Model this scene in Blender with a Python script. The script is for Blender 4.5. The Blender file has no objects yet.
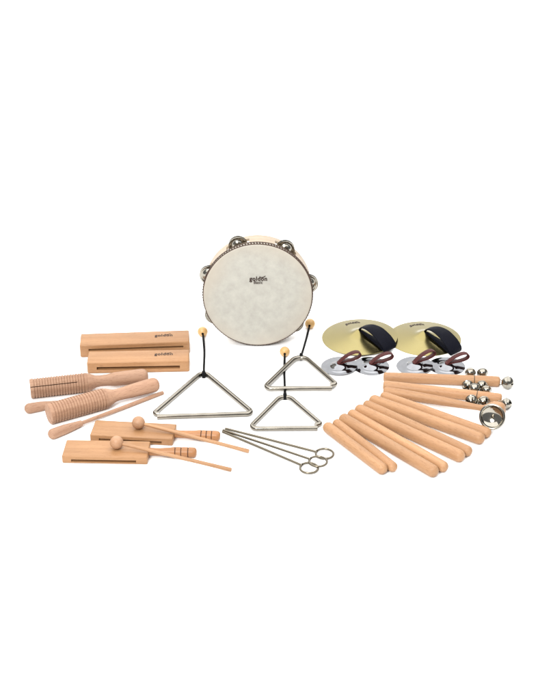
import bpy, bmesh, math, random
from mathutils import Vector, Matrix, Quaternion

random.seed(7)
SC = bpy.context.scene
COL = SC.collection
R = math.radians
PI = math.pi

# ------------------------------------------------------------------ camera
DIST, PITCH, FPX = 3.0, R(29.0), 1350.0
CP = Vector((0, -DIST * math.cos(PITCH), DIST * math.sin(PITCH)))
FW = Vector((0, math.cos(PITCH), -math.sin(PITCH)))
UPV = Vector((0, math.sin(PITCH), math.cos(PITCH)))
cd = bpy.data.cameras.new('camera')
cd.sensor_fit = 'HORIZONTAL'; cd.sensor_width = 36; cd.lens = 90
cd.clip_start = 0.05; cd.clip_end = 200
co = bpy.data.objects.new('camera', cd); COL.objects.link(co)
co.location = CP; co.rotation_euler = (PI / 2 - PITCH, 0, 0)
SC.camera = co

def at(px, py, z=0.0):
    """survey helper: point of the table plane (height z) seen at a place of the photograph"""
    d = FW * FPX + Vector((1, 0, 0)) * (px - 270) + UPV * (350 - py)
    return CP + d * ((z - CP.z) / d.z)

def unit(p):
    """metres covered by one photo pixel at point p"""
    return (p - CP).dot(FW) / FPX

U = unit(at(270, 400))      # about 2.2 mm

# ------------------------------------------------------------------ helpers
def prop(o, label=None, cat=None, group=None, kind=None):
    if label: o['label'] = label
    if cat: o['category'] = cat
    if group: o['group'] = group
    if kind: o['kind'] = kind
    return o

def empty(name, loc, rot=None):
    o = bpy.data.objects.new(name, None); COL.objects.link(o)
    o.empty_display_size = 0.02
    o.location = loc
    if rot is not None:
        o.rotation_mode = 'QUATERNION'; o.rotation_quaternion = rot
    return o

def obj(name, me, mat, parent=None, loc=None, rot=None):
    if isinstance(me, bmesh.types.BMesh):
        bm = me; me = bpy.data.meshes.new(name)
        bmesh.ops.recalc_face_normals(bm, faces=bm.faces)
        bm.to_mesh(me); bm.free()
    o = bpy.data.objects.new(name, me); COL.objects.link(o)
    if mat: 
        me.materials.clear(); me.materials.append(mat)
    if parent: o.parent = parent
    if loc is not None: o.location = loc
    if rot is not None:
        o.rotation_mode = 'QUATERNION'; o.rotation_quaternion = rot
    return o

def smooth(o, angle=40):
    me = o.data
    for p in me.polygons: p.use_smooth = True
    me.set_sharp_from_angle(angle=R(angle))
    return o

def xdir(d, up=Vector((0, 0, 1))):
    x = d.normalized(); y = up.cross(x).normalized(); z = x.cross(y)
    return Matrix((x, y, z)).transposed().to_quaternion()

def lathe(profile, n=40, axis='X', bm=None, close=False):
    """profile: (position along axis, radius)"""
    bm = bm or bmesh.new()
    rings = []
    for a, r in profile:
        if r <= 1e-7:
            co_ = (a, 0, 0) if axis == 'X' else (0, 0, a)
            rings.append([bm.verts.new(co_)])
        else:
            ring = []
            for k in range(n):
                t = 2 * PI * k / n
                c, s = r * math.cos(t), r * math.sin(t)
                ring.append(bm.verts.new((a, c, s) if axis == 'X' else (c, s, a)))
            rings.append(ring)
    pairs = list(zip(rings, rings[1:]))
    if close: pairs.append((rings[-1], rings[0]))
    for A, B in pairs:
        if len(A) == 1 and len(B) == 1: continue
        for k in range(n):
            k2 = (k + 1) % n
            if len(A) == 1: bm.faces.new((A[0], B[k], B[k2]))
            elif len(B) == 1: bm.faces.new((A[k], B[0], A[k2]))
            else: bm.faces.new((A[k], B[k], B[k2], A[k2]))
    return bm

def cap(x, r, sgn, steps=6, flat=0.0, rnd=None):
    """rounded end of a stick; rnd = rounding length"""
    rnd = r if rnd is None else rnd
    out = []
    for i in range(steps + 1):
        t = PI / 2 * i / steps
        rr = (r - rnd) + rnd * math.cos(t) if rnd < r else r * math.cos(t)
        out.append((x + sgn * rnd * math.sin(t), max(rr, 0.0)))
    if out[-1][1] > 1e-6: out.append((out[-1][0], 0))
    else: out[-1] = (out[-1][0], 0)
    return out

def tube(pts, r, n=12, bm=None, closed=False, caps=True):
    bm = bm or bmesh.new()
    pts = [Vector(p) for p in pts]; N = len(pts)
    rings = []; prevn = None
    for i, p in enumerate(pts):
        if closed: t = pts[(i + 1) % N] - pts[i - 1]
        elif i == 0: t = pts[1] - p
        elif i == N - 1: t = p - pts[-2]
        else: t = (pts[i + 1] - p).normalized() + (p - pts[i - 1]).normalized()
        t.normalize()
        if prevn is None:
            a = Vector((0, 0, 1)) if abs(t.z) < .9 else Vector((1, 0, 0))
            nn = t.cross(a).normalized()
        else:
            nn = (prevn - t * prevn.dot(t)).normalized()
        prevn = nn; b = t.cross(nn)
        rr = r[i] if isinstance(r, (list, tuple)) else r
        rings.append([bm.verts.new(p + (nn * math.cos(2*PI*k/n) + b * math.sin(2*PI*k/n)) * rr) for k in range(n)])
    rng = range(N) if closed else range(N - 1)
    for i in rng:
        A, B = rings[i], rings[(i + 1) % N]
        for k in range(n):
            bm.faces.new((A[k], A[(k+1) % n], B[(k+1) % n], B[k]))
    if not closed and caps:
        bm.faces.new(rings[0]); bm.faces.new(rings[-1])
    return bm

def smoothpath(pts, sub=6, closed=False):
    P = [Vector(p) for p in pts]; N = len(P); out = []
    rng = range(N) if closed else range(N - 1)
    for i in rng:
        if closed: a, b, c, d = P[i-1], P[i], P[(i+1) % N], P[(i+2) % N]
        else:
            a, b, c, d = P[max(i-1, 0)], P[i], P[i+1], P[min(i+2, N-1)]
        for s in range(sub):
            t = s / sub
            out.append(0.5 * ((2*b) + (c-a)*t + (2*a-5*b+4*c-d)*t*t + (-a+3*b-3*c+d)*t**3))
    if not closed: out.append(P[-1])
    return out

def filleted(pts, rads, steps=7):
    """polyline with circular corners at the inner points"""
    P = [Vector(p) for p in pts]; out = [P[0]]
    for i in range(1, len(P) - 1):
        a = (P[i-1] - P[i]).normalized(); b = (P[i+1] - P[i]).normalized()
        ang = a.angle(b); r = rads[i-1]
        d = min(r / math.tan(ang / 2), (P[i-1]-P[i]).length*.9, (P[i+1]-P[i]).length*.9)
        r = d * math.tan(ang / 2)
        c = P[i] + (a + b).normalized() * (r / math.sin(ang / 2))
        s, e = P[i] + a * d - c, P[i] + b * d - c
        tot = s.angle(e); ax = s.cross(e).normalized()
        for k in range(steps + 1):
            v = s.copy(); v.rotate(Quaternion(ax, tot * k / steps)); out.append(c + v)
    out.append(P[-1]); return out

def box(x0, x1, y0, y1, z0, z1, bev=0.0, seg=3, bm=None):
    bm = bm or bmesh.new()
    r = bmesh.ops.create_cube(bm, size=1)
    for v in r['verts']:
        v.co = Vector((x0 + (v.co.x + .5) * (x1 - x0), y0 + (v.co.y + .5) * (y1 - y0), z0 + (v.co.z + .5) * (z1 - z0)))
    if bev:
        es = list({e for v in r['verts'] for e in v.link_edges})
        bmesh.ops.bevel(bm, geom=es, offset=bev, segments=seg, profile=.5, affect='EDGES')
    return bm

def cut(o, cutter_bm):
    """carve the cutter out of o and keep the result as plain mesh"""
    me = bpy.data.meshes.new('carve'); 
    bmesh.ops.recalc_face_normals(cutter_bm, faces=cutter_bm.faces)
    cutter_bm.to_mesh(me); cutter_bm.free()
    c = bpy.data.objects.new('carve', me); COL.objects.link(c)
    c.parent = o.parent
    c.location = o.location; c.rotation_mode = o.rotation_mode
    c.rotation_quaternion = o.rotation_quaternion; c.rotation_euler = o.rotation_euler
    m = o.modifiers.new('b', 'BOOLEAN'); m.operation = 'DIFFERENCE'; m.solver = 'EXACT'; m.object = c
    bpy.context.view_layer.update()
    dg = bpy.context.evaluated_depsgraph_get()
    new = bpy.data.meshes.new_from_object(o.evaluated_get(dg))
    o.modifiers.clear(); mats = list(o.data.materials)
    o.data = new
    new.materials.clear()
    for mt in mats: new.materials.append(mt)
    bpy.data.objects.remove(c); bpy.data.meshes.remove(me)
    return o

def ribbon(path, wdirs, widths, th, bm=None):
    """flat band of leather or webbing with real thickness"""
    bm = bm or bmesh.new(); N = len(path); rings = []
    for i, p in enumerate(path):
        t = (path[min(i+1, N-1)] - path[max(i-1, 0)]).normalized()
        w = wdirs[i] if isinstance(wdirs, list) else wdirs
        w = (w - t * w.dot(t)).normalized(); nn = t.cross(w)
        hw = (widths[i] if isinstance(widths, list) else widths) / 2; h = th / 2
        ch = min(h*.8, hw*.5)
        prof = [(-hw+ch, -h), (hw-ch, -h), (hw, -h+ch), (hw, h-ch), (hw-ch, h), (-hw+ch, h), (-hw, h-ch), (-hw, -h+ch)]
        rings.append([bm.verts.new(p + w * a + nn * b) for a, b in prof])
    for A, B in zip(rings, rings[1:]):
        for k in range(8): bm.faces.new((A[k], A[(k+1) % 8], B[(k+1) % 8], B[k]))
    bm.faces.new(rings[0]); bm.faces.new(rings[-1])
    return bm

def lettering(lines, width, swoosh=True, fat=0.012):
    """flat letters, first line `width` wide, centred on the origin (returns verts, faces)"""
    V, F = [], []
    def grab(txt, size, cx, cy, fit=None, off=fat):
        cu = bpy.data.curves.new('t', 'FONT'); cu.body = txt; cu.size = 1; cu.offset = off
        cu.align_x = 'CENTER'; cu.resolution_u = 3; cu.space_character = 1.0 + off * 3
        o = bpy.data.objects.new('t', cu); COL.objects.link(o)
        bpy.context.view_layer.update()
        me = bpy.data.meshes.new_from_object(o.evaluated_get(bpy.context.evaluated_depsgraph_get()))
        xs = [v.co.x for v in me.vertices]; w = max(xs) - min(xs); mx = (max(xs) + min(xs)) / 2
        s = fit / w if fit else size
        b = len(V)
        V.extend([((v.co.x - mx) * s + cx, v.co.y * s + cy) for v in me.vertices])
        F.extend([[b + i for i in p.vertices] for p in me.polygons])
        bpy.data.objects.remove(o); bpy.data.curves.remove(cu); bpy.data.meshes.remove(me)
        return s
    s = grab(lines[0], 1, 0, -.1 * width, fit=width, off=.035)
    if swoosh:      # rising stroke over the last letters
        b = len(V)
        V.extend([(x * width, y * width) for x, y in
                  [(.10, .085), (.26, .105), (.40, .175), (.43, .155), (.30, .07), (.12, .05)]])
        F.append([b, b+1, b+4, b+5]); F.append([b+1, b+2, b+3, b+4])
    if len(lines) > 1:
        grab(lines[1], 1, 0, -.27 * width, fit=width * .5, off=.02)
    return V, F

def decal(name, VF, fn, mat, parent):
    V, F = VF
    me = bpy.data.meshes.new(name); me.from_pydata([fn(x, y) for x, y in V], [], F); me.update()
    o = bpy.data.objects.new(name, me); COL.objects.link(o); me.materials.append(mat); o.parent = parent
    return o

# ------------------------------------------------------------------ materials
def newmat(name):
    m = bpy.data.materials.new(name); m.use_nodes = True
    nt = m.node_tree; b = nt.nodes['Principled BSDF']
    return m, nt, b, nt.nodes, nt.links

def wood(name, c0, c1, rough=.5, fleck=.35, fine=1.0, coat=.0):
    m, nt, b, N, L = newmat(name)
    tc = N.new('ShaderNodeTexCoord'); oi = N.new('ShaderNodeObjectInfo')
    add = N.new('ShaderNodeVectorMath'); add.operation = 'ADD'
    mul = N.new('ShaderNodeVectorMath'); mul.operation = 'SCALE'; mul.inputs['Scale'].default_value = 9.0
    cmb = N.new('ShaderNodeCombineXYZ')
    for i in range(3): L.new(oi.outputs['Random'], cmb.inputs[i])
    L.new(cmb.outputs[0], mul.inputs[0])
    L.new(tc.outputs['Object'], add.inputs[0]); L.new(mul.outputs[0], add.inputs[1])
    def noise(sc, det, rough_=.55, dist=0):
        mp = N.new('ShaderNodeMapping'); mp.inputs['Scale'].default_value = sc
        n = N.new('ShaderNodeTexNoise'); n.inputs['Scale'].default_value = 1
        n.inputs['Detail'].default_value = det; n.inputs['Roughness'].default_value = rough_
        n.inputs['Distortion'].default_value = dist
        L.new(add.outputs[0], mp.inputs[0]); L.new(mp.outputs[0], n.inputs['Vector']); return n
    n1 = noise((5 * fine, 90 * fine, 90 * fine), 4, .6, .4)
    n2 = noise((95, 650, 650), 2)
    n3 = noise((6, 14, 14), 2)
    r1 = N.new('ShaderNodeValToRGB')
    r1.color_ramp.elements[0].position = .32; r1.color_ramp.elements[1].position = .68
    r1.color_ramp.elements[0].color = (*c1, 1); r1.color_ramp.elements[1].color = (*c0, 1)
    L.new(n1.outputs[0], r1.inputs[0])
    r2 = N.new('ShaderNodeValToRGB')
    r2.color_ramp.elements[0].position = .30; r2.color_ramp.elements[1].position = .46
    r2.color_ramp.elements[0].color = (.62, .55, .5, 1); r2.color_ramp.elements[1].color = (1, 1, 1, 1)
    L.new(n2.outputs[0], r2.inputs[0])
    mx = N.new('ShaderNodeMixRGB'); mx.blend_type = 'MULTIPLY'; mx.inputs[0].default_value = fleck
    L.new(r1.outputs[0], mx.inputs[1]); L.new(r2.outputs[0], mx.inputs[2])
    hs = N.new('ShaderNodeHueSaturation')
    mr = N.new('ShaderNodeMapRange'); mr.inputs['To Min'].default_value = .93; mr.inputs['To Max'].default_value = 1.07
    L.new(oi.outputs['Random'], mr.inputs[0])
    mr3 = N.new('ShaderNodeMapRange'); mr3.inputs['From Min'].default_value = .3; mr3.inputs['From Max'].default_value = .7
    mr3.inputs['To Min'].default_value = .9; mr3.inputs['To Max'].default_value = 1.08
    L.new(n3.outputs[0], mr3.inputs[0])
    mm = N.new('ShaderNodeMath'); mm.operation = 'MULTIPLY'
    L.new(mr.outputs[0], mm.inputs[0]); L.new(mr3.outputs[0], mm.inputs[1]); L.new(mm.outputs[0], hs.inputs['Value'])
    L.new(mx.outputs[0], hs.inputs['Color']); L.new(hs.outputs[0], b.inputs['Base Color'])
    b.inputs['Roughness'].default_value = rough
    b.inputs['Specular IOR Level'].default_value = .32; b.inputs['Coat Weight'].default_value = coat; b.inputs['Coat Roughness'].default_value = .35
    bp = N.new('ShaderNodeBump'); bp.inputs['Strength'].default_value = .12; bp.inputs['Distance'].default_value = .0005
    L.new(n1.outputs[0], bp.inputs['Height']); L.new(bp.outputs[0], b.inputs['Normal'])
    return m

def metal(name, col, rough=.2, aniso=0, smudge=.08, scale=60):
    m, nt, b, N, L = newmat(name)
    b.inputs['Metallic'].default_value = 1
    tc = N.new('ShaderNodeTexCoord'); n = N.new('ShaderNodeTexNoise'); n.inputs['Scale'].default_value = scale
    n.inputs['Detail'].default_value = 3
    L.new(tc.outputs['Object'], n.inputs['Vector'])
    mr = N.new('ShaderNodeMapRange'); mr.inputs['From Min'].default_value = .3; mr.inputs['From Max'].default_value = .7
    mr.inputs['To Min'].default_value = max(rough - smudge, .03); mr.inputs['To Max'].default_value = rough + smudge
    L.new(n.outputs[0], mr.inputs[0]); L.new(mr.outputs[0], b.inputs['Roughness'])
    cr = N.new('ShaderNodeValToRGB'); cr.color_ramp.elements[0].position = .3; cr.color_ramp.elements[1].position = .75
    cr.color_ramp.elements[0].color = (*[c * .82 for c in col], 1); cr.color_ramp.elements[1].color = (*col, 1)
    L.new(n.outputs[0], cr.inputs[0]); L.new(cr.outputs[0], b.inputs['Base Color'])
    if aniso:
        b.inputs['Anisotropic'].default_value = aniso
        tg = N.new('ShaderNodeTangent'); tg.direction_type = 'RADIAL'; tg.axis = 'Z'
        L.new(tg.outputs[0], b.inputs['Tangent'])
        # turned grooves
        sep = N.new('ShaderNodeSeparateXYZ'); L.new(tc.outputs['Object'], sep.inputs[0])
        cb = N.new('ShaderNodeCombineXYZ'); L.new(sep.outputs[0], cb.inputs[0]); L.new(sep.outputs[1], cb.inputs[1])
        ln = N.new('ShaderNodeVectorMath'); ln.operation = 'LENGTH'; L.new(cb.outputs[0], ln.inputs[0])
        n2 = N.new('ShaderNodeTexNoise'); n2.noise_dimensions = '1D'; n2.inputs['Scale'].default_value = 420
        L.new(ln.outputs['Value'], n2.inputs['W'])
        bp = N.new('ShaderNodeBump'); bp.inputs['Strength'].default_value = .12; bp.inputs['Distance'].default_value = .0004
        L.new(n2.outputs[0], bp.inputs['Height']); L.new(bp.outputs[0], b.inputs['Normal'])
    return m

def plain(name, col, rough=.6, spec=.5, var=.15, scale=200, bump=0.0, bscale=900, sheen=0):
    m, nt, b, N, L = newmat(name)
    tc = N.new('ShaderNodeTexCoord'); n = N.new('ShaderNodeTexNoise'); n.inputs['Scale'].default_value = scale
    L.new(tc.outputs['Object'], n.inputs['Vector'])
    cr = N.new('ShaderNodeValToRGB'); cr.color_ramp.elements[0].position = .3; cr.color_ramp.elements[1].position = .7
    cr.color_ramp.elements[0].color = (*[c * (1 - var) for c in col], 1); cr.color_ramp.elements[1].color = (*[c * (1 + var) for c in col], 1)
    L.new(n.outputs[0], cr.inputs[0]); L.new(cr.outputs[0], b.inputs['Base Color'])
    b.inputs['Roughness'].default_value = rough; b.inputs['Specular IOR Level'].default_value = spec
    if sheen: b.inputs['Sheen Weight'].default_value = sheen
    if bump:
        n2 = N.new('ShaderNodeTexNoise'); n2.inputs['Scale'].default_value = bscale
        L.new(tc.outputs['Object'], n2.inputs['Vector'])
        bp = N.new('ShaderNodeBump'); bp.inputs['Strength'].default_value = bump; bp.inputs['Distance'].default_value = .0006
        L.new(n2.outputs[0], bp.inputs['Height']); L.new(bp.outputs[0], b.inputs['Normal'])
    return m

M = {}
M['beech'] = wood('beech', (.405, .230, .119), (.330, .175, .085), .5, .5)
M['block'] = wood('woodblock_beech', (.350, .190, .090), (.295, .152, .067), .45, .45)
M['handle'] = wood('oiled_handle', (.345, .165, .070), (.27, .120, .048), .4, .4)
M['pink'] = wood('unfinished_beech', (.375, .225, .145), (.295, .165, .103), .65, .7)
M['ball'] = wood('mallet_wood', (.405, .238, .142), (.335, .185, .102), .45, .4)
M['bead'] = wood('lacquered_bead', (.60, .375, .155), (.52, .31, .115), .35, .2, coat=.3)
M['hoop'] = wood('pale_hoop_wood', (.42, .34, .25), (.35, .275, .20), .5, .3)
M['steel'] = metal('steel_rod', (.275, .252, .215), .2, smudge=.03, scale=40)
M['dull'] = metal('beater_steel', (.19, .165, .125), .26, smudge=.03, scale=40)
M['nickel'] = metal('nickel_jingle', (.33, .31, .265), .12, scale=90)
M['chrome'] = metal('mirror_nickel', (.26, .265, .28), .07, smudge=.03)
M['cup'] = metal('warm_polished_nickel', (.36, .335, .285), .10, smudge=.04)
M['brass'] = metal('spun_brass', (.275, .232, .100), .21, aniso=.8, smudge=.015, scale=6)
M['navy'] = plain('navy_webbing', (.0022, .0025, .0065), .7, .10, bump=.5)
M['maroon'] = plain('maroon_leather', (.055, .010, .009), .5, .2, bump=.3)
M['black'] = plain('black_cord', (.003, .003, .0035), .7, .15, bump=.6)
M['ink'] = plain('dark_brown_ink', (.028, .014, .010), .6, .3)
M['burn'] = plain('burnt_groove', (.06, .025, .012), .7, .3)
M['edge'] = plain('brown_binding', (.055, .032, .022), .7, .3)

def skin_mat():
    m, nt, b, N, L = newmat('calf_skin')
    tc = N.new('ShaderNodeTexCoord')
    n = N.new('ShaderNodeTexNoise'); n.inputs['Scale'].default_value = 45; n.inputs['Detail'].default_value = 7; n.inputs['Roughness'].default_value = .65
    L.new(tc.outputs['Object'], n.inputs['Vector'])
    cr = N.new('ShaderNodeValToRGB'); e = cr.color_ramp.elements
    e[0].position = .3; e[0].color = (.315, .305, .270, 1); e[1].position = .7; e[1].color = (.405, .395, .350, 1)
    L.new(n.outputs[0], cr.inputs[0])
    ln = N.new('ShaderNodeVectorMath'); ln.operation = 'LENGTH'; L.new(tc.outputs['Object'], ln.inputs[0])
    n3 = N.new('ShaderNodeTexNoise'); n3.inputs['Scale'].default_value = 9; L.new(tc.outputs['Object'], n3.inputs['Vector'])
    ma = N.new('ShaderNodeMath'); ma.operation = 'MULTIPLY_ADD'; ma.inputs[1].default_value = .09
    L.new(n3.outputs[0], ma.inputs[0]); L.new(ln.outputs['Value'], ma.inputs[2])
    mr = N.new('ShaderNodeMapRange'); mr.interpolation_type = 'SMOOTHSTEP'
    mr.inputs['From Min'].default_value = .12; mr.inputs['From Max'].default_value = .19
    L.new(ma.outputs[0], mr.inputs[0])
    mx = N.new('ShaderNodeMixRGB'); L.new(mr.outputs[0], mx.inputs[0])
    L.new(cr.outputs[0], mx.inputs[1]); mx.inputs[2].default_value = (.385, .345, .285, 1)
    L.new(mx.outputs[0], b.inputs['Base Color'])
    b.inputs['Roughness'].default_value = .6
    bp = N.new('ShaderNodeBump'); bp.inputs['Strength'].default_value = .15; bp.inputs['Distance'].default_value = .0006
    L.new(n.outputs[0], bp.inputs['Height']); L.new(bp.outputs[0], b.inputs['Normal'])
    return m
M['skin'] = skin_mat()

def paper_mat():
    m, nt, b, N, L = newmat('white_paper')
    b.inputs['Roughness'].default_value = .9; b.inputs['Specular IOR Level'].default_value = .1
    tc = N.new('ShaderNodeTexCoord'); n = N.new('ShaderNodeTexNoise'); n.inputs['Scale'].default_value = 3
    L.new(tc.outputs['Object'], n.inputs['Vector'])
    cr = N.new('ShaderNodeValToRGB')
    cr.color_ramp.elements[0].color = (.94, .94, .94, 1); cr.color_ramp.elements[1].color = (.96, .96, .96, 1)
    L.new(n.outputs[0], cr.inputs[0]); L.new(cr.outputs[0], b.inputs['Base Color'])
    return m
M['paper'] = paper_mat()

# ------------------------------------------------------------------ setting
bm = bmesh.new()
prof = [(-6.0, 0)] + [(3.4, 0)] + [(3.4 + 1.2 * math.sin(t * PI / 20), 1.2 - 1.2 * math.cos(t * PI / 20)) for t in range(1, 11)] + [(4.6, 4.5)]
L_ = [bm.verts.new((-6, y, z)) for y, z in prof]; R_ = [bm.verts.new((6, y, z)) for y, z in prof]
for i in range(len(prof) - 1): bm.faces.new((L_[i], R_[i], R_[i+1], L_[i+1]))
bk = smooth(obj('white_surface', bm, M['paper']), 60)
prop(bk, kind='structure')

# ------------------------------------------------------------------ tall woodblocks (back left)
LET1 = lettering(['goldon'], 1.0)
def slit_block(name_label, p_fl, p_fr, depth, height, bev, slot, logo, group):
    """p_fl, p_fr: front bottom corners on the table"""
    d = (p_fr - p_fl); Lh = d.length
    t = empty('wood_block', p_fl, xdir(d)); prop(t, name_label, 'wood block', group)
    o = obj('body', box(0, Lh, 0, depth, 0, height, bev, 4), M['block'], t); 
    x0, x1, z0, z1 = slot
    cut(o, box(x0, x1, -.01, depth * .62, z0, z1))
    smooth(o, 35)
    lx, ly, lw = logo
    decal('logo', LET1, lambda x, y: (lx + x * lw, ly + y * lw * 1.15, height + .0003), M['ink'], t)
    return t
a, b = at(80.5, 357.8), at(190, 353.8)
g = unit(a)
slit_block('upper large wooden slit block printed goldon, behind the other large block', a, b, 25.0*g, 14.2*g, 1.6*g,
           (8.5*g, 103*g, 7.3*g, 9.5*g), (83.5*g, 14.5*g, 18*g), 'large printed slit wood blocks')
a, b = at(87.5, 374.0), at(189.5, 372.0)
g = unit(a)
slit_block('lower large wooden slit block printed goldon, behind the ridged shaker handles', a, b, 24*g, 13*g, 1.6*g,
           (9.5*g, 92.5*g, 4.2*g, 7.6*g), (76*g, 14.5*g, 18.5*g), 'large printed slit wood blocks')

# ------------------------------------------------------------------ ridged tone blocks (guiros)
def guiro(A, B, body_len, label, slot_ang, rb, rh, neck=.62):
    """A open end, B handle end (pixels)"""
    r = rb * U
    a, b = at(*A, r), at(*B, r)
    t = empty('ridged_tone_block', a, xdir(b - a)); prop(t, label, 'guiro', 'ridged tone blocks')
    Lt = (b - a).length; bl = body_len * U
    n = 19; p = []
    p += [(0, 0), (0, r * .93), (.0008, r * .985)]
    x0 = .004; step = (bl - .010) / n
    for i in range(n):
        x = x0 + i * step
        p += [(x, r), (x + step * .60, r), (x + step * .74, r * .925), (x + step * .88, r * .925)]
    p += [(x0 + n * step, r), (bl - .002, r * .985), (bl, r * .95), (bl, 0)]
    o = obj('body', lathe(p, 64), M['pink'], t)
    # saw slot into the hollow
    w = .0016
    cb = box(-.01, bl * .82, -w/2, w/2, r * .35, r * 1.3)
    bmesh.ops.rotate(cb, verts=cb.verts, cent=(0, 0, 0), matrix=Matrix.Rotation(slot_ang, 3, 'X'))
    cut(o, cb); smooth(o, 35)
    h = rh * U; nx = bl
    q = [(nx + .0002, 0), (nx + .0002, r * .93), (nx + 2*U, r * .90), (nx + 5*U, r * .78), (nx + 9*U, r * neck),
         (nx + 13*U, r * neck * .93), (nx + 20*U, r * neck * .97), (nx + 28*U, h * .93), (Lt - 8*U, h)]
    q2 = []
    for i in range(len(q) - 1):
        q2.append(q[i])
    q2.append(q[-1]); q2 += cap(Lt - 5.6*U, h * .985, 1, 6, rnd=5.6*U)
    obj_h = obj('handle', lathe(q2, 48), M['pink'], t); smooth(obj_h, 50)
    return t
guiro((30.2, 388.7), (148, 375.5), 57, 'upper ridged wooden tone block with a saw slot along its barrel', R(52), 9.9, 7.6)
guiro((48.5, 414.0), (158.5, 383.5), 60, 'lower ridged wooden tone block with bulbous handle, nearer the scraper stick', R(118), 10.4, 7.4)

def scraper(A, B, label, rh=5.2, rs=1.9, hl=32):
    a, b = at(*A, rh * U), at(*B, rs * U)
    Lt = (b - a).length; q = [(0, 0)] + [(rh*U - rh*U*math.cos(t*PI/12), rh*U*math.sin(t*PI/12)) for t in range(1, 6)]
    q += [(rh*U, rh*U), (hl*U*.5, rh*U*.92), (hl*U*.9, rh*U*.62), (hl*U, rh*U*.55), (hl*U + .0006, rs*U)]
    q += [(Lt - .001, rs*U), (Lt, rs*U*.6), (Lt, 0)]
    o = smooth(obj('scraper_stick', lathe(q, 32), M['pink'], None, a, xdir(b - a)), 50)
    prop(o, label, 'stick', 'scraper sticks')
scraper((24.3, 409.2), (141, 388.5), 'scraper stick mostly hidden behind the lower ridged tone block', hl=33)
scraper((48.5, 435.5), (163.3, 392.5), 'scraper stick lying in the open in front of both ridged tone blocks', hl=37)

# ------------------------------------------------------------------ handled woodblocks + mallets
def handled(pl, pr, depth, label, hend, groove):
    d = pr - pl; Lh = d.length
    t = empty('handled_wood_block', pl, xdir(d)); prop(t, label, 'wood block', 'handled slit wood blocks')
    H = 8.3 * U; D = depth * U
    o = obj('body', box(0, Lh, 0, D, 0, H, .0028, 3), M['block'], t)
    cut(o, box(8.5*U, Lh - 10.5*U, -.01, D * .6, 1.9*U, 4.5*U)); smooth(o, 35)
    # handle, turned, along +X from the end face
    hy, hz = D * .52, 5.0 * U
    he = hend * U
    r0, r1 = 3.7*U, 4.9*U
    q = [(.0002, 0), (.0002, r0), (10*U, r0*.98), (17*U, r0*1.1), (22*U, r1*.95)]
    for gx in groove:
        x = gx * U
        q += [(x - .0011, r1), (x - .0005, r1 * .87), (x + .0005, r1 * .87), (x + .0011, r1)]
    q += [(he - 3.4*U, r1*.99)] + cap(he - 3.2*U, r1*.985, 1, 6, rnd=3.2*U)
    h = smooth(obj('handle', lathe(q, 40), M['handle'], t, (Lh, hy, hz)), 40)
    for gx in groove:
        x = gx * U
        obj('burnt_ring', lathe([(x - .0009, r1*.86), (x - .0009, r1*.95), (x + .0009, r1*.95), (x + .0009, r1*.86)], 40, close=True),
            M['burn'], h)
    return t
handled(at(90.2, 442.0), at(172.8, 446.2), 27, 'handled wood block lying behind the other handled block', 43.5, (25.5, 30.5, 35.5))
handled(at(62.2, 463.4), at(147.6, 464.9), 28, 'handled wood block frontmost at the lower left, in front of its twin', 44.5, (24.5, 30, 36.5))

def mallet(A, B, label, rr=6.3):
    hb = 8.4*U
    a, b = at(*A, hb + rr*U), at(*B, 1.8*U)
    d = b - a
    t = empty('mallet', a, xdir(d)); prop(t, label, 'mallet', 'ball headed wooden mallets')
    r = rr * U
    q = [(-r*math.cos(PI*k/18), r*math.sin(PI*k/18)) for k in range(19)]; q[0] = (-r, 0); q[-1] = (r, 0)
    smooth(obj('head', lathe(q, 36), M['ball'], t), 60)
    Lt = d.length
    smooth(obj('shaft', lathe([(r*.8, 0), (r*.8, 1.45*U), (Lt*.4, 1.7*U), (Lt - .001, 1.85*U), (Lt, 1.5*U), (Lt, 0)], 20), M['beech'], t), 40)
mallet((138.5, 422.6), (249, 451.2), 'ball mallet resting on the rear handled wood block')
mallet((116.6, 442.5), (231.5, 469.8), 'ball mallet resting on the front handled wood block')

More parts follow.
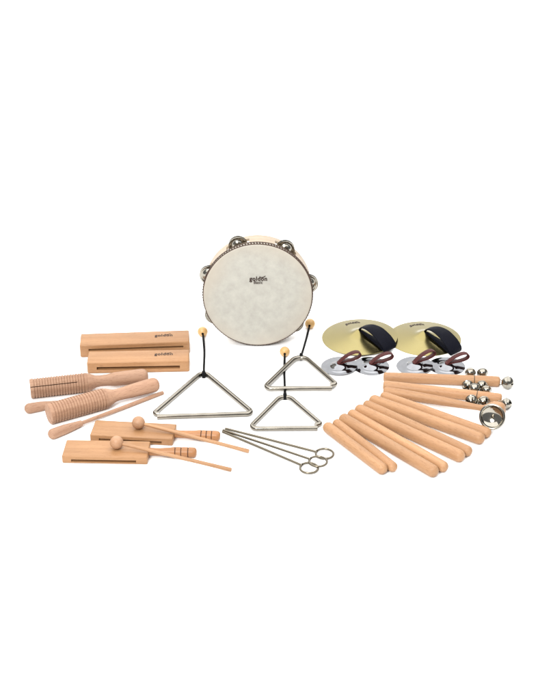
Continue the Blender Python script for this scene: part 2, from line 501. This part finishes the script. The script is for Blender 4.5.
# ------------------------------------------------------------------ triangles
def triangle(pts, rads, tr, z, apex, bead_p, bead_r, label, bend=0, cordz=.0016):
    """pts pixel polyline of the bent bar"""
    r = tr * U
    W = [at(x, y, z) for x, y in pts]
    o0 = at(apex[0], apex[1], 0)
    t = empty('triangle', o0); prop(t, label, 'triangle', 'steel triangles with bead cords')
    path = filleted([p - o0 for p in W], [k * U for k in rads], 8)
    bmx = tube(path, r, 18)
    bt = obj('bar', bmx, M['steel'], t)
    bv = bt.modifiers.new('bevel', 'BEVEL'); bv.width = r*.25; bv.segments = 2; bv.limit_method = 'ANGLE'; bv.angle_limit = R(60)
    smooth(bt, 50)
    # loop round the apex and the cord to the bead
    ap = at(apex[0], apex[1], z) - o0
    cr = .92 * U
    loop = [ap + Vector((0, math.cos(k*PI/5), math.sin(k*PI/5))) * (r + cr * .8) for k in range(10)]
    lb = tube(smoothpath(loop, 3, True), cr, 8, closed=True)
    loop2 = [p + Vector((cr*1.7, 0, 0)) for p in loop]
    tube(smoothpath(loop2, 3, True), cr, 8, bm=lb, closed=True)
    br = bead_r * 1.18 * U
    bp = at(bead_p[0], bead_p[1], br * .95) - o0
    st = ap + Vector((cr*.8, r + cr * 1.2, 0))
    g0 = Vector((st.x + (bp.x-st.x)*.12, st.y + (bp.y-st.y)*.15, cordz)) 
    mid = st.lerp(bp, .55) + Vector((bend * U, 0, 0)); mid.z = cordz
    g1 = st.lerp(bp, .85) + Vector((bend*U*.5, 0, 0)); g1.z = br * .6
    for off in (-.55, .55):
        pth = smoothpath([st + Vector((off*cr, 0, 0)), g0 + Vector((off*cr, 0, 0)), mid + Vector((off*cr, 0, 0)), g1 + Vector((off*cr, 0, 0)), bp], 6)
        tube(pth, cr * .72, 8, bm=lb)
    # knot
    kn = [st + Vector((math.cos(k*PI/4)*cr*1.2, .2*cr, math.sin(k*PI/4)*cr*1.2)) for k in range(8)]
    tube(smoothpath(kn, 2, True), cr*.8, 8, bm=lb, closed=True)
    smooth(obj('cord', lb, M['black'], t), 60)
    hole = br * .26
    q = [(br*math.cos(a)*.93, br*math.sin(a)) for a in [math.asin(.26) + k*(PI - 2*math.asin(.26))/16 for k in range(17)]]
    bd = smooth(obj('bead', lathe(q, 32, close=True), M['bead'], t, bp, xdir((bp - st).normalized() + Vector((0, 0, .0)))), 50)
    return t
triangle([(157.2, 416.8), (254.0, 413.7), (203.3, 371.0), (153.6, 413.8), (159, 414.0)], (4.5, 6, 2.2), 2.55, 2.6*U,
         (203.0, 374.6), (202.6, 331.6), 4.7, 'largest steel triangle, by itself at the left', bend=1.2)
triangle([(332.0, 388.2), (263.0, 388.6), (300.2, 352.5), (336.2, 384.2), (330.5, 385.2)], (5.0, 9.5, 2.2), 2.45, 4.2*U,
         (300.4, 356.6), (310.0, 323.6), 4.8, 'steel triangle whose corner is crossed by another cord, below the tambourine', bend=-.3)
triangle([(317.5, 428.2), (248.5, 428.6), (284.5, 392.3), (320.8, 423.6), (315.5, 425.2)], (5.0, 8.5, 2.2), 2.35, 2.4*U,
         (284.2, 396.4), (284.8, 351.6), 4.6, 'steel triangle nearest the ring handled beaters', bend=-.5, cordz=.0013)

# ------------------------------------------------------------------ beaters
def beater(A, B, C, label, z):
    """A tip, B where the ring starts, C ring centre"""
    r = 1.15 * U
    a, b, c = at(*A, r + z[0]), at(*B, r + z[1]), at(*C, r + z[1])
    t = empty('triangle_beater', a, xdir(c - a)); prop(t, label, 'beater', 'ring handled triangle beaters')
    inv = (Matrix.Translation(a) @ xdir(c - a).to_matrix().to_4x4()).inverted()
    bl, cl = inv @ b, inv @ c
    rr = 8.3 * U
    x_end = cl.x - rr
    smooth(obj('rod', tube([(0, 0, 0), (x_end*.5, 0, .0004), (x_end, 0, 0)], r, 14), M['dull'], t), 50)
    pts = []
    for k in range(41):
        an = PI + (2*PI - .10) * k / 40
        pts.append((cl.x + rr*math.cos(an), rr*math.sin(an)*.98, .0012 * k / 40))
    smooth(obj('ring', tube(pts, r*.92, 12), M['dull'], t), 50)
beater((225.3, 428.4), (316, 451.6), (324.6, 453.9), 'uppermost of the three ring handled triangle beaters', (0, 0))
beater((222.8, 430.0), (309.6, 459.0), (318.0, 461.7), 'middle of the three ring handled triangle beaters', (.0025, .0035))
beater((222.5, 431.6), (301.6, 464.6), (309.0, 468.2), 'lowest of the three ring handled triangle beaters', (0, .0005))

# ------------------------------------------------------------------ tambourine
def tambourine():
    base = at(258.0, 340.1)
    g = unit(base); lean = R(4.0)
    n = Vector((0, -math.cos(lean), math.sin(lean))); up = Vector((0, math.sin(lean), math.cos(lean)))
    rot = Matrix((Vector((1, 0, 0)), up, n)).transposed().to_quaternion()
    Rr = 53.0 * g; dep = 27 * g
    # lowest point: the back edge of the hoop
    cen = base + up * Rr + n * (dep * .5); 
    low = min((cen + up * -Rr + n * s).z for s in (0, -dep)); cen.z -= low - .0002
    t = empty('tambourine', cen, rot)
    prop(t, 'pale skinned tambourine standing upright, printed goldon', 'tambourine')
    hoop_o = Rr * .995; th = 2.6 * g
    hp = obj('hoop', lathe([(-.0008, hoop_o), (-dep + .001, hoop_o), (-dep, hoop_o - .001), (-dep, hoop_o - th + .001), (-dep + .001, hoop_o - th), (-.0008, hoop_o - th)], 128, axis='Z', close=True), M['hoop'], t)
    angs = [8, 58, 112, 161, 211, 263, 316]
    for A in angs:
        c = box(hoop_o - 8*g, hoop_o + 5*g, -12*g, 12*g, -18.5*g, -9*g)
        bmesh.ops.rotate(c, verts=c.verts, cent=(0, 0, 0), matrix=Matrix.Rotation(R(A), 3, 'Z'))
        cut(hp, c)
    smooth(hp, 30)
    # skin: slightly dished membrane lapped over the edge
    pr = [(0.0002, 0)] + [(.0002 + .0002*k, Rr*.96*k/4) for k in range(1, 5)] + [(.0012, Rr*.98), (.0006, Rr*.997), (-.0006, Rr*1.002), (-5.2*g, Rr*1.002), (-5.2*g, Rr*.996), (-.001, Rr*.988), (-.0012, Rr*.95), (-.0012, 0)]
    hd = smooth(obj('drumhead', lathe(pr, 128, axis='Z'), M['skin'], t), 60)
    hd_logo = lettering(['goldon', 'Basic'], 17.2 * g)
    decal('logo', hd_logo, lambda x, y: (x + .6*g, y*1.1 + 17.6*g, .0016), M['ink'], hd)
    # binding: dark cord at the edge and a row of stitches round the side
    tb = bmesh.new()
    tube([(Rr*1.003*math.cos(2*PI*k/128), Rr*1.003*math.sin(2*PI*k/128), -.0004) for k in range(128)], .55*g, 8, bm=tb, closed=True)
    tube([(Rr*1.006*math.cos(2*PI*k/128), Rr*1.006*math.sin(2*PI*k/128), -5.4*g) for k in range(128)], .5*g, 8, bm=tb, closed=True)
    for k in range(120):
        an = 2*PI*k/120
        c, s = math.cos(an), math.sin(an); c2, s2 = math.cos(an + .014), math.sin(an + .014)
        rr = Rr * 1.008
        tube([(rr*c, rr*s, -.3*g), (rr*1.006*c2, rr*1.006*s2, -2.8*g), (rr*c2, rr*s2, -5.3*g)], .62*g, 6, bm=tb)
    smooth(obj('braid_trim', tb, M['edge'], t), 60)
    # jingles
    r = 9.3*g
    jp = [(.0004, r*.16), (.0030, r*.18), (.0046, r*.3), (.0044, r*.42), (.0022, r*.55), (.0008, r*.62), (.0010, r*.8), (.0018, r*.93), (.0016, r), (.0008, r*1.0),
          (.0008, r*.93), (.0, r*.8), (-.0002, r*.6), (.0012, r*.52), (.0034, r*.4), (.0036, r*.3), (.0020, r*.2), (0, r*.16)]
    jm = None; pm = None
    for A in angs:
        rad = Rr - 2.6*g if A != 263 else Rr - 8.6*g
        c, s = math.cos(R(A)), math.sin(R(A))
        for sg, zz in ((1, -12.6*g), (-1, -14.8*g)):
            q = Quaternion((0, 0, 1), random.random()*6)
            tilt = Quaternion(Vector((random.uniform(-1, 1), random.uniform(-1, 1), 0)).normalized(), random.uniform(.02, .10))
            if sg < 0: q = Quaternion((1, 0, 0), PI) @ q
            if jm is None:
                o = smooth(obj('jingle', lathe(jp, 32, axis='Z', close=True), M['nickel'], t), 50); jm = o
            else:
                o = jm.copy(); COL.objects.link(o); o.parent = t
            o.location = (rad*c, rad*s, zz); o.rotation_mode = 'QUATERNION'; o.rotation_quaternion = tilt @ q
        if pm is None:
            p = smooth(obj('pin', lathe([(-5.6*g, 0), (-5.6*g, .0011), (5.6*g, .0011), (5.6*g, 0)], 10, axis='Z'), M['dull'], t)); pm = p
        else:
            p = pm.copy(); COL.objects.link(p); p.parent = t
        p.location = ((hoop_o - th/2)*c, (hoop_o - th/2)*s, -13.7*g)
tambourine()

# ------------------------------------------------------------------ hand cymbals
def prof_h(prof, r):
    for (a0, h0), (a1, h1) in zip(prof, prof[1:]):
        if a0 <= r <= a1: return h0 + (h1 - h0) * (r - a0) / (a1 - a0)
    return prof[-1][1]

def cymbal(c, rad, label, tilt, lift, spin):
    base = at(*c); g = unit(base)
    q = Quaternion((0, 1, 0), tilt)
    t = empty('hand_cymbal', base + Vector((0, 0, lift)), q); prop(t, label, 'cymbal', 'brass hand cymbals')
    Rd = rad * g
    top = []
    for k in range(29):
        u = k / 28
        bow = (1 - u**1.25) * 4.6*g
        bell = 3.8*g * math.exp(-(u/.19)**2.2)
        top.append((u * Rd, bow + bell + .0008))
    pr = [(h, r) for r, h in top] + [(0, Rd)] + [(h - .0012, r) for r, h in reversed(top[:-1])]
    pr[0] = (pr[0][0], 0); pr[-1] = (pr[-1][0], 0)
    pl = smooth(obj('plate', lathe(pr, 128, axis='Z'), M['brass'], t), 60)
    L6 = lettering(['goldon'], 15.5*g)
    def fn(x, y):
        y = y * 1.15
        # bend the word round the plate
        rr = Rd * .74 + y; an = PI/2 + .22 - x / rr
        X, Y = rr*math.cos(an), rr*math.sin(an)
        return (X, Y, prof_h(top, min(rr, Rd)) + .0005)
    decal('logo', L6, fn, M['ink'], pl)
    # strap: broad webbing loop from the centre hole to beyond the rim and back
    d = Vector((math.cos(spin), math.sin(spin), 0)); w = Vector((-math.sin(spin), math.cos(spin), 0))
    hc = top[0][1]
    pts = [(0, hc - .003, 3), (1.5, hc + 1.5*g, 4), (6, hc + 5.0*g, 8), (14, hc + 7.4*g, 13), (24, hc + 6.4*g, 16.5), (34, hc + 1.5*g, 18), (40.5, 4.5*g, 17.5),
           (41.0, .8*g, 15.5), (37, 1.4*g, 14), (30, 2.6*g, 11), (20, 4.3*g, 8), (10, 6.2*g, 5), (2, hc - .002, 3)]
    path = smoothpath([d * (a*g) + Vector((0, 0, h)) for a, h, _ in pts], 5)
    ws = []
    for i in range(len(pts) - 1):
        for s in range(5): ws.append((pts[i][2] + (pts[i+1][2] - pts[i][2]) * s / 5) * g)
    ws.append(pts[-1][2] * g)
    smooth(obj('strap', ribbon(path, w, ws, 1.3*g), M['navy'], t), 50)
    return t
cymbal((424.5, 338.6), 36.3, 'brass cymbal with navy strap at the right, partly under the other', 0, .0002, R(-48))
cymbal((359.6, 338.6), 37.6, 'brass cymbal with navy strap at the left, nearest the tambourine', R(-2.6), .0042, R(-47))

# ------------------------------------------------------------------ finger cymbals
def finger(c, label, tilt, lift, spin, rad=18.2):
    base = at(*c); g = unit(base)
    t = empty('finger_cymbal', base + Vector((0, 0, lift)), Quaternion((0, 1, 0), tilt)); prop(t, label, 'cymbal', 'chromed finger cymbals')
    Rd = rad*g
    top = []
    for k in range(33):
        u = k/32
        h = 2.6*g * math.exp(-(u/.40)**4) + .5*g*(1 - u) + .7*g * math.exp(-((u - .62)/.16)**2) * .35
        top.append((u*Rd, h + .0012))
    pr = [(h, r) for r, h in top] + [(.0001, Rd*.995)] + [(h - .0012, r) for r, h in reversed(top[:-1])]
    pr[0] = (pr[0][0], 0); pr[-1] = (pr[-1][0], 0)
    smooth(obj('plate', lathe(pr, 96, axis='Z'), M['chrome'], t), 60)
    d = Vector((math.cos(spin), math.sin(spin), 0)); w = Vector((-math.sin(spin), math.cos(spin), 0))
    h0 = top[0][1]
    pts = [(-1.5, h0 - .001), (.5, h0 + 1.4*g), (6, h0 + 5.6*g), (13, h0 + 8.6*g), (18.5, h0 + 9.2*g), (22.3, h0 + 7.0*g), (20.8, h0 + 3.4*g), (14, h0 + 1.4*g), (6, h0 + .9*g), (0, h0 - .001)]
    path = smoothpath([d*(a*g) + Vector((0, 0, h)) for a, h in pts], 6)
    smooth(obj('strap', ribbon(path, w, 6.2*g, .8*g), M['maroon'], t), 50)
    # knot lace on top of the cup
    q = [(h0 + .0001, 0), (h0 + .0001, 2.2*g), (h0 + .8*g, 2.2*g), (h0 + 1.3*g, 1.2*g), (h0 + 1.4*g, 0)]
    smooth(obj('washer', lathe(q, 16, axis='Z'), M['maroon'], t))
finger((371.0, 366.4), 'chrome finger cymbal with maroon loop, right one of the left pair', 0, .0002, R(14))
finger((339.2, 367.3), 'chrome finger cymbal with maroon loop, leftmost of the four', R(-3.5), .0030, R(14))
finger((446.8, 366.6), 'chrome finger cymbal with maroon loop, nearest the sleigh bell stick', 0, .0002, R(14))
finger((414.6, 367.0), 'chrome finger cymbal with maroon loop, left one of the right pair', R(-3.5), .0030, R(22))

# ------------------------------------------------------------------ claves
CL = [((328.3, 427.6), (381.8, 468.4), 5.5, 'short wooden clave, leftmost of the whole fan'),
      ((337.3, 423.9), (392.3, 466.6), 4.9, 'short wooden clave, second from the left of the fan'),
      ((344.5, 419.4), (432.6, 470.7), 5.9, 'long wooden clave whose tip is lowest of all, third from the left'),
      ((352.6, 414.6), (442.8, 466.4), 5.3, 'long wooden clave, fourth from the left, beside the one with lowest tip'),
      ((360.4, 410.2), (458.9, 455.6), 6.0, 'long wooden clave, fifth from the left, thick one of the middle pair'),
      ((367.9, 405.4), (467.0, 450.8), 5.3, 'long wooden clave, sixth from the left, slimmer one of the middle pair'),
      ((374.6, 400.8), (478.9, 437.9), 6.0, 'long wooden clave, seventh from the left, thick one below the metal cup'),
      ((385.0, 396.8), (486.2, 432.4), 5.2, 'long wooden clave directly under the metal cup, last of the plain sticks')]
for A, B, r, lab in CL:
    rr = r * U
    a, b = at(*A, rr), at(*B, rr); Lt = (b - a).length
    q = list(reversed(cap(0, rr*.99, -1, 7, rnd=rr*.92))) + [(Lt*.3, rr*1.0), (Lt*.7, rr)] + cap(Lt, rr*.99, 1, 7, rnd=rr*.92)
    o = smooth(obj('clave', lathe(q, 40), M['beech'], None, a, xdir(b - a)), 70)
    prop(o, lab, 'clave', 'wooden claves laid out in a fan')

# ------------------------------------------------------------------ jingle bell sticks
def bell_mesh(r):
    p = [(r*math.cos(PI*k/20), r*math.sin(PI*k/20)) for k in range(21)]
    p[10] = (0, r*1.09); p[9] = (r*.12, r*1.085); p[11] = (-r*.12, r*1.085)
    p.insert(9, (r*.17, r*.99)); p.insert(13, (-r*.17, r*.99))
    p[0] = (r, 0); p[-1] = (-r, 0)
    o = obj('bell', lathe(p, 32, axis='Z'), M['nickel'])
    inner = bmesh.new(); bmesh.ops.create_uvsphere(inner, u_segments=24, v_segments=14, radius=r*.9)
    cut(o, inner)
    cut(o, box(-r*.85, r*.85, -r*.13, r*.13, -r*1.3, -r*.25))
    cut(o, box(-r*.13, r*.13, -r*.85, r*.85, -r*1.3, -r*.25))
    for sx in (-1, 1):
        c = lathe([(-r*1.4, 0), (-r*1.4, r*.2), (0, r*.2), (0, 0)], 12, axis='Z')
        bmesh.ops.rotate(c, verts=c.verts, cent=(0, 0, 0), matrix=Matrix.Rotation(sx * R(62), 3, 'Y'))
        cut(o, c)
    smooth(o, 45)
    return o
BELL = bell_mesh(4.75 * U)
used_bell = [False]

def bell_stick(A, B, r, bells, endbell, wires, label):
    rr = r * U
    a, b = at(*A, rr), at(*B, rr); Lt = (b - a).length; Q = xdir(b - a)
    t = empty('jingle_bell_stick', a, Q); prop(t, label, 'bell stick', 'wooden sticks with jingle bells')
    q = list(reversed(cap(0, rr*.97, -1, 6, rnd=rr*.45))) + [(Lt*.3, rr*1.0), (Lt*.7, rr*1.02)] + cap(Lt, rr*1.02, 1, 6, rnd=rr*.55)
    smooth(obj('handle', lathe(q, 40), M['beech'], t), 60)
    inv = (Matrix.Translation(a) @ Q.to_matrix().to_4x4()).inverted()
    for (bx, by, bz, sc) in bells + [endbell]:
        sc *= 1.2; br = 4.75 * U * sc
        p = inv @ at(bx, by, max(bz * U, br))
        if not used_bell[0]: o = BELL; used_bell[0] = True
        else: o = BELL.copy(); COL.objects.link(o)
        o.parent = t; o.location = p; o.scale = (sc,)*3
        o.rotation_mode = 'QUATERNION'
        axis = Vector((0, p.y, p.z)) if p.x < Lt else Vector((1, 0, 0))
        # mounting loop faces the wood; the slots face outwards
        o.rotation_quaternion = (-axis).to_track_quat('Z', 'Y') @ Quaternion((0, 0, 1), random.random()*3) @ Quaternion((1, 0, 0), random.uniform(-.4, .4))
        # wire eye between bell and wood
        e = p.normalized() if p.x > Lt else Vector((0, p.y, p.z)).normalized()
        if p.x > Lt:
            c0 = Vector((p.x - br*1.25, p.y, p.z)); ex, ey = Vector((1, 0, 0)), Vector((0, .5, .85)).normalized()
            rad = .42*br
        else:
            c0 = p - e * br; ex, ey = e, Vector((1, 0, 0)); rad = .5*br
        pts = [c0 + (ex*math.cos(2*PI*k/14) + ey*math.sin(2*PI*k/14))*rad for k in range(14)]
        smooth(obj('wire_eye', tube(pts, .35*U, 6, closed=True), M['dull'], t))
    for wx in wires:
        px = inv @ at(wx, A[1] + (B[1]-A[1])*(wx-A[0])/(B[0]-A[0]), rr)
        pts = [(px.x, (rr*1.05)*math.cos(2*PI*k/24), (rr*1.05)*math.sin(2*PI*k/24)) for k in range(24)]
        smooth(obj('wire_band', tube(pts, .4*U, 6, closed=True), M['dull'], t))
bell_stick((385.8, 377.2), (497.2, 381.4), 5.3,
           [(470.3, 372.6, 7.2, .92), (482.4, 372.8, 7.2, .92), (467.6, 385.6, 5, .95), (481.8, 385.4, 5, .9)],
           (507.6, 382.6, 5.2, 1.12), (474,), 'jingle bell stick at the top, its end bell fully in view')
bell_stick((385.6, 385.6), (499.0, 398.6), 5.3,
           [(474.4, 388.4, 8, .92), (486.3, 390.0, 8, .85), (471.6, 400.8, 5, 1.02), (483.4, 401.6, 5, 1.0)],
           (506.6, 403.6, 5, .95), (477,), 'jingle bell stick beneath the top one, end bell half hidden by a wooden head')

# ------------------------------------------------------------------ stick with a metal cup
def cup_stick():
    rr = 4.9 * U
    a, b = at(386.5, 391.3, rr), at(499, 411.0, 8.8*U); Lt = (b - a).length; Q = xdir(b - a)
    t = empty('cup_bell_stick', a, Q)
    prop(t, 'turned wooden stick with a round polished metal cup at its thick end', 'bell stick')
    q = list(reversed(cap(0, rr*.97, -1, 6, rnd=rr*.6)))
    for u, k in [(.1, 1.0), (.3, 1.0), (.5, .93), (.65, .8), (.75, .66), (.82, .6), (.86, .66), (.89, 1.0), (.92, 1.5), (.95, 1.8)]:
        q.append((Lt*u, rr*k))
    q += [(Lt*1.0, rr*1.85)] + cap(Lt*1.0, rr*1.83, 1, 6, rnd=rr*1.2)
    smooth(obj('handle', lathe(q, 44), M['beech'], t), 60)
    inv = (Matrix.Translation(a) @ Q.to_matrix().to_4x4()).inverted()
    g = U
    cw = at(492.2, 416.8, 16.0*g)
    face = (CP - cw).normalized() + Vector((-.12, .0, -.12))
    cl = inv @ cw
    fq = Q.inverted() @ face.normalized().to_track_quat('Z', 'Y')
    Rc = 11.8*g
    pr = []
    for k in range(13):
        an = PI/2 * k/12
        pr.append((-Rc*.42*math.cos(an), Rc*.93*math.sin(an)))
    pr += [(.0004, Rc*.955), (-.0012, Rc*.965)]
    for k in range(12, -1, -1):
        an = PI/2 * k/12
        pr.append((-Rc*.42*math.cos(an) - .0016, Rc*.95*math.sin(an)))
    pr[0] = (pr[0][0], 0); pr[-1] = (pr[-1][0], 0)
    cup = smooth(obj('cup', lathe(pr, 64, axis='Z'), M['cup'], t, cl, fq), 60)
    z = -Rc*.42
    smooth(obj('rim', tube([(Rc*.97*math.cos(2*PI*k/64), Rc*.97*math.sin(2*PI*k/64), 0) for k in range(64)], 1.25*g, 12, closed=True), M['nickel'], cup), 60)
    smooth(obj('bolt', lathe([(z - .002, 0), (z - .002, 1.7*g), (z + .0016, 1.7*g), (z + .0026, 1.1*g), (z + .0028, 0)], 16, axis='Z'), M['dull'], cup), 40)
cup_stick()

# ------------------------------------------------------------------ light
def area(name, loc, target, sx, sy, power, col=(1, 1, 1), shape='RECTANGLE'):
    l = bpy.data.lights.new(name, 'AREA'); l.shape = shape; l.size = sx; l.size_y = sy
    l.energy = power; l.color = col
    o = bpy.data.objects.new(name, l); COL.objects.link(o); o.location = loc
    o.rotation_mode = 'QUATERNION'
    o.rotation_quaternion = (Vector(target) - Vector(loc)).to_track_quat('-Z', 'Y')
    return o
area('overhead_softbox', (0, .9, 3.8), (0, .9, 0), 8, 8, 560, (1, .99, .975))
area('front_softbox', (-1.0, -3.2, 2.6), (0, 0, 0), 1.1, 1.1, 150, (1, .985, .96), 'ELLIPSE')

w = bpy.data.worlds.new('World'); SC.world = w; w.use_nodes = True
w.node_tree.nodes['Background'].inputs[0].default_value = (.93, .96, 1, 1)
w.node_tree.nodes['Background'].inputs[1].default_value = .34

vs = SC.view_settings
vs.view_transform = 'Standard'; vs.look = 'None'; vs.exposure = 0; vs.gamma = 1
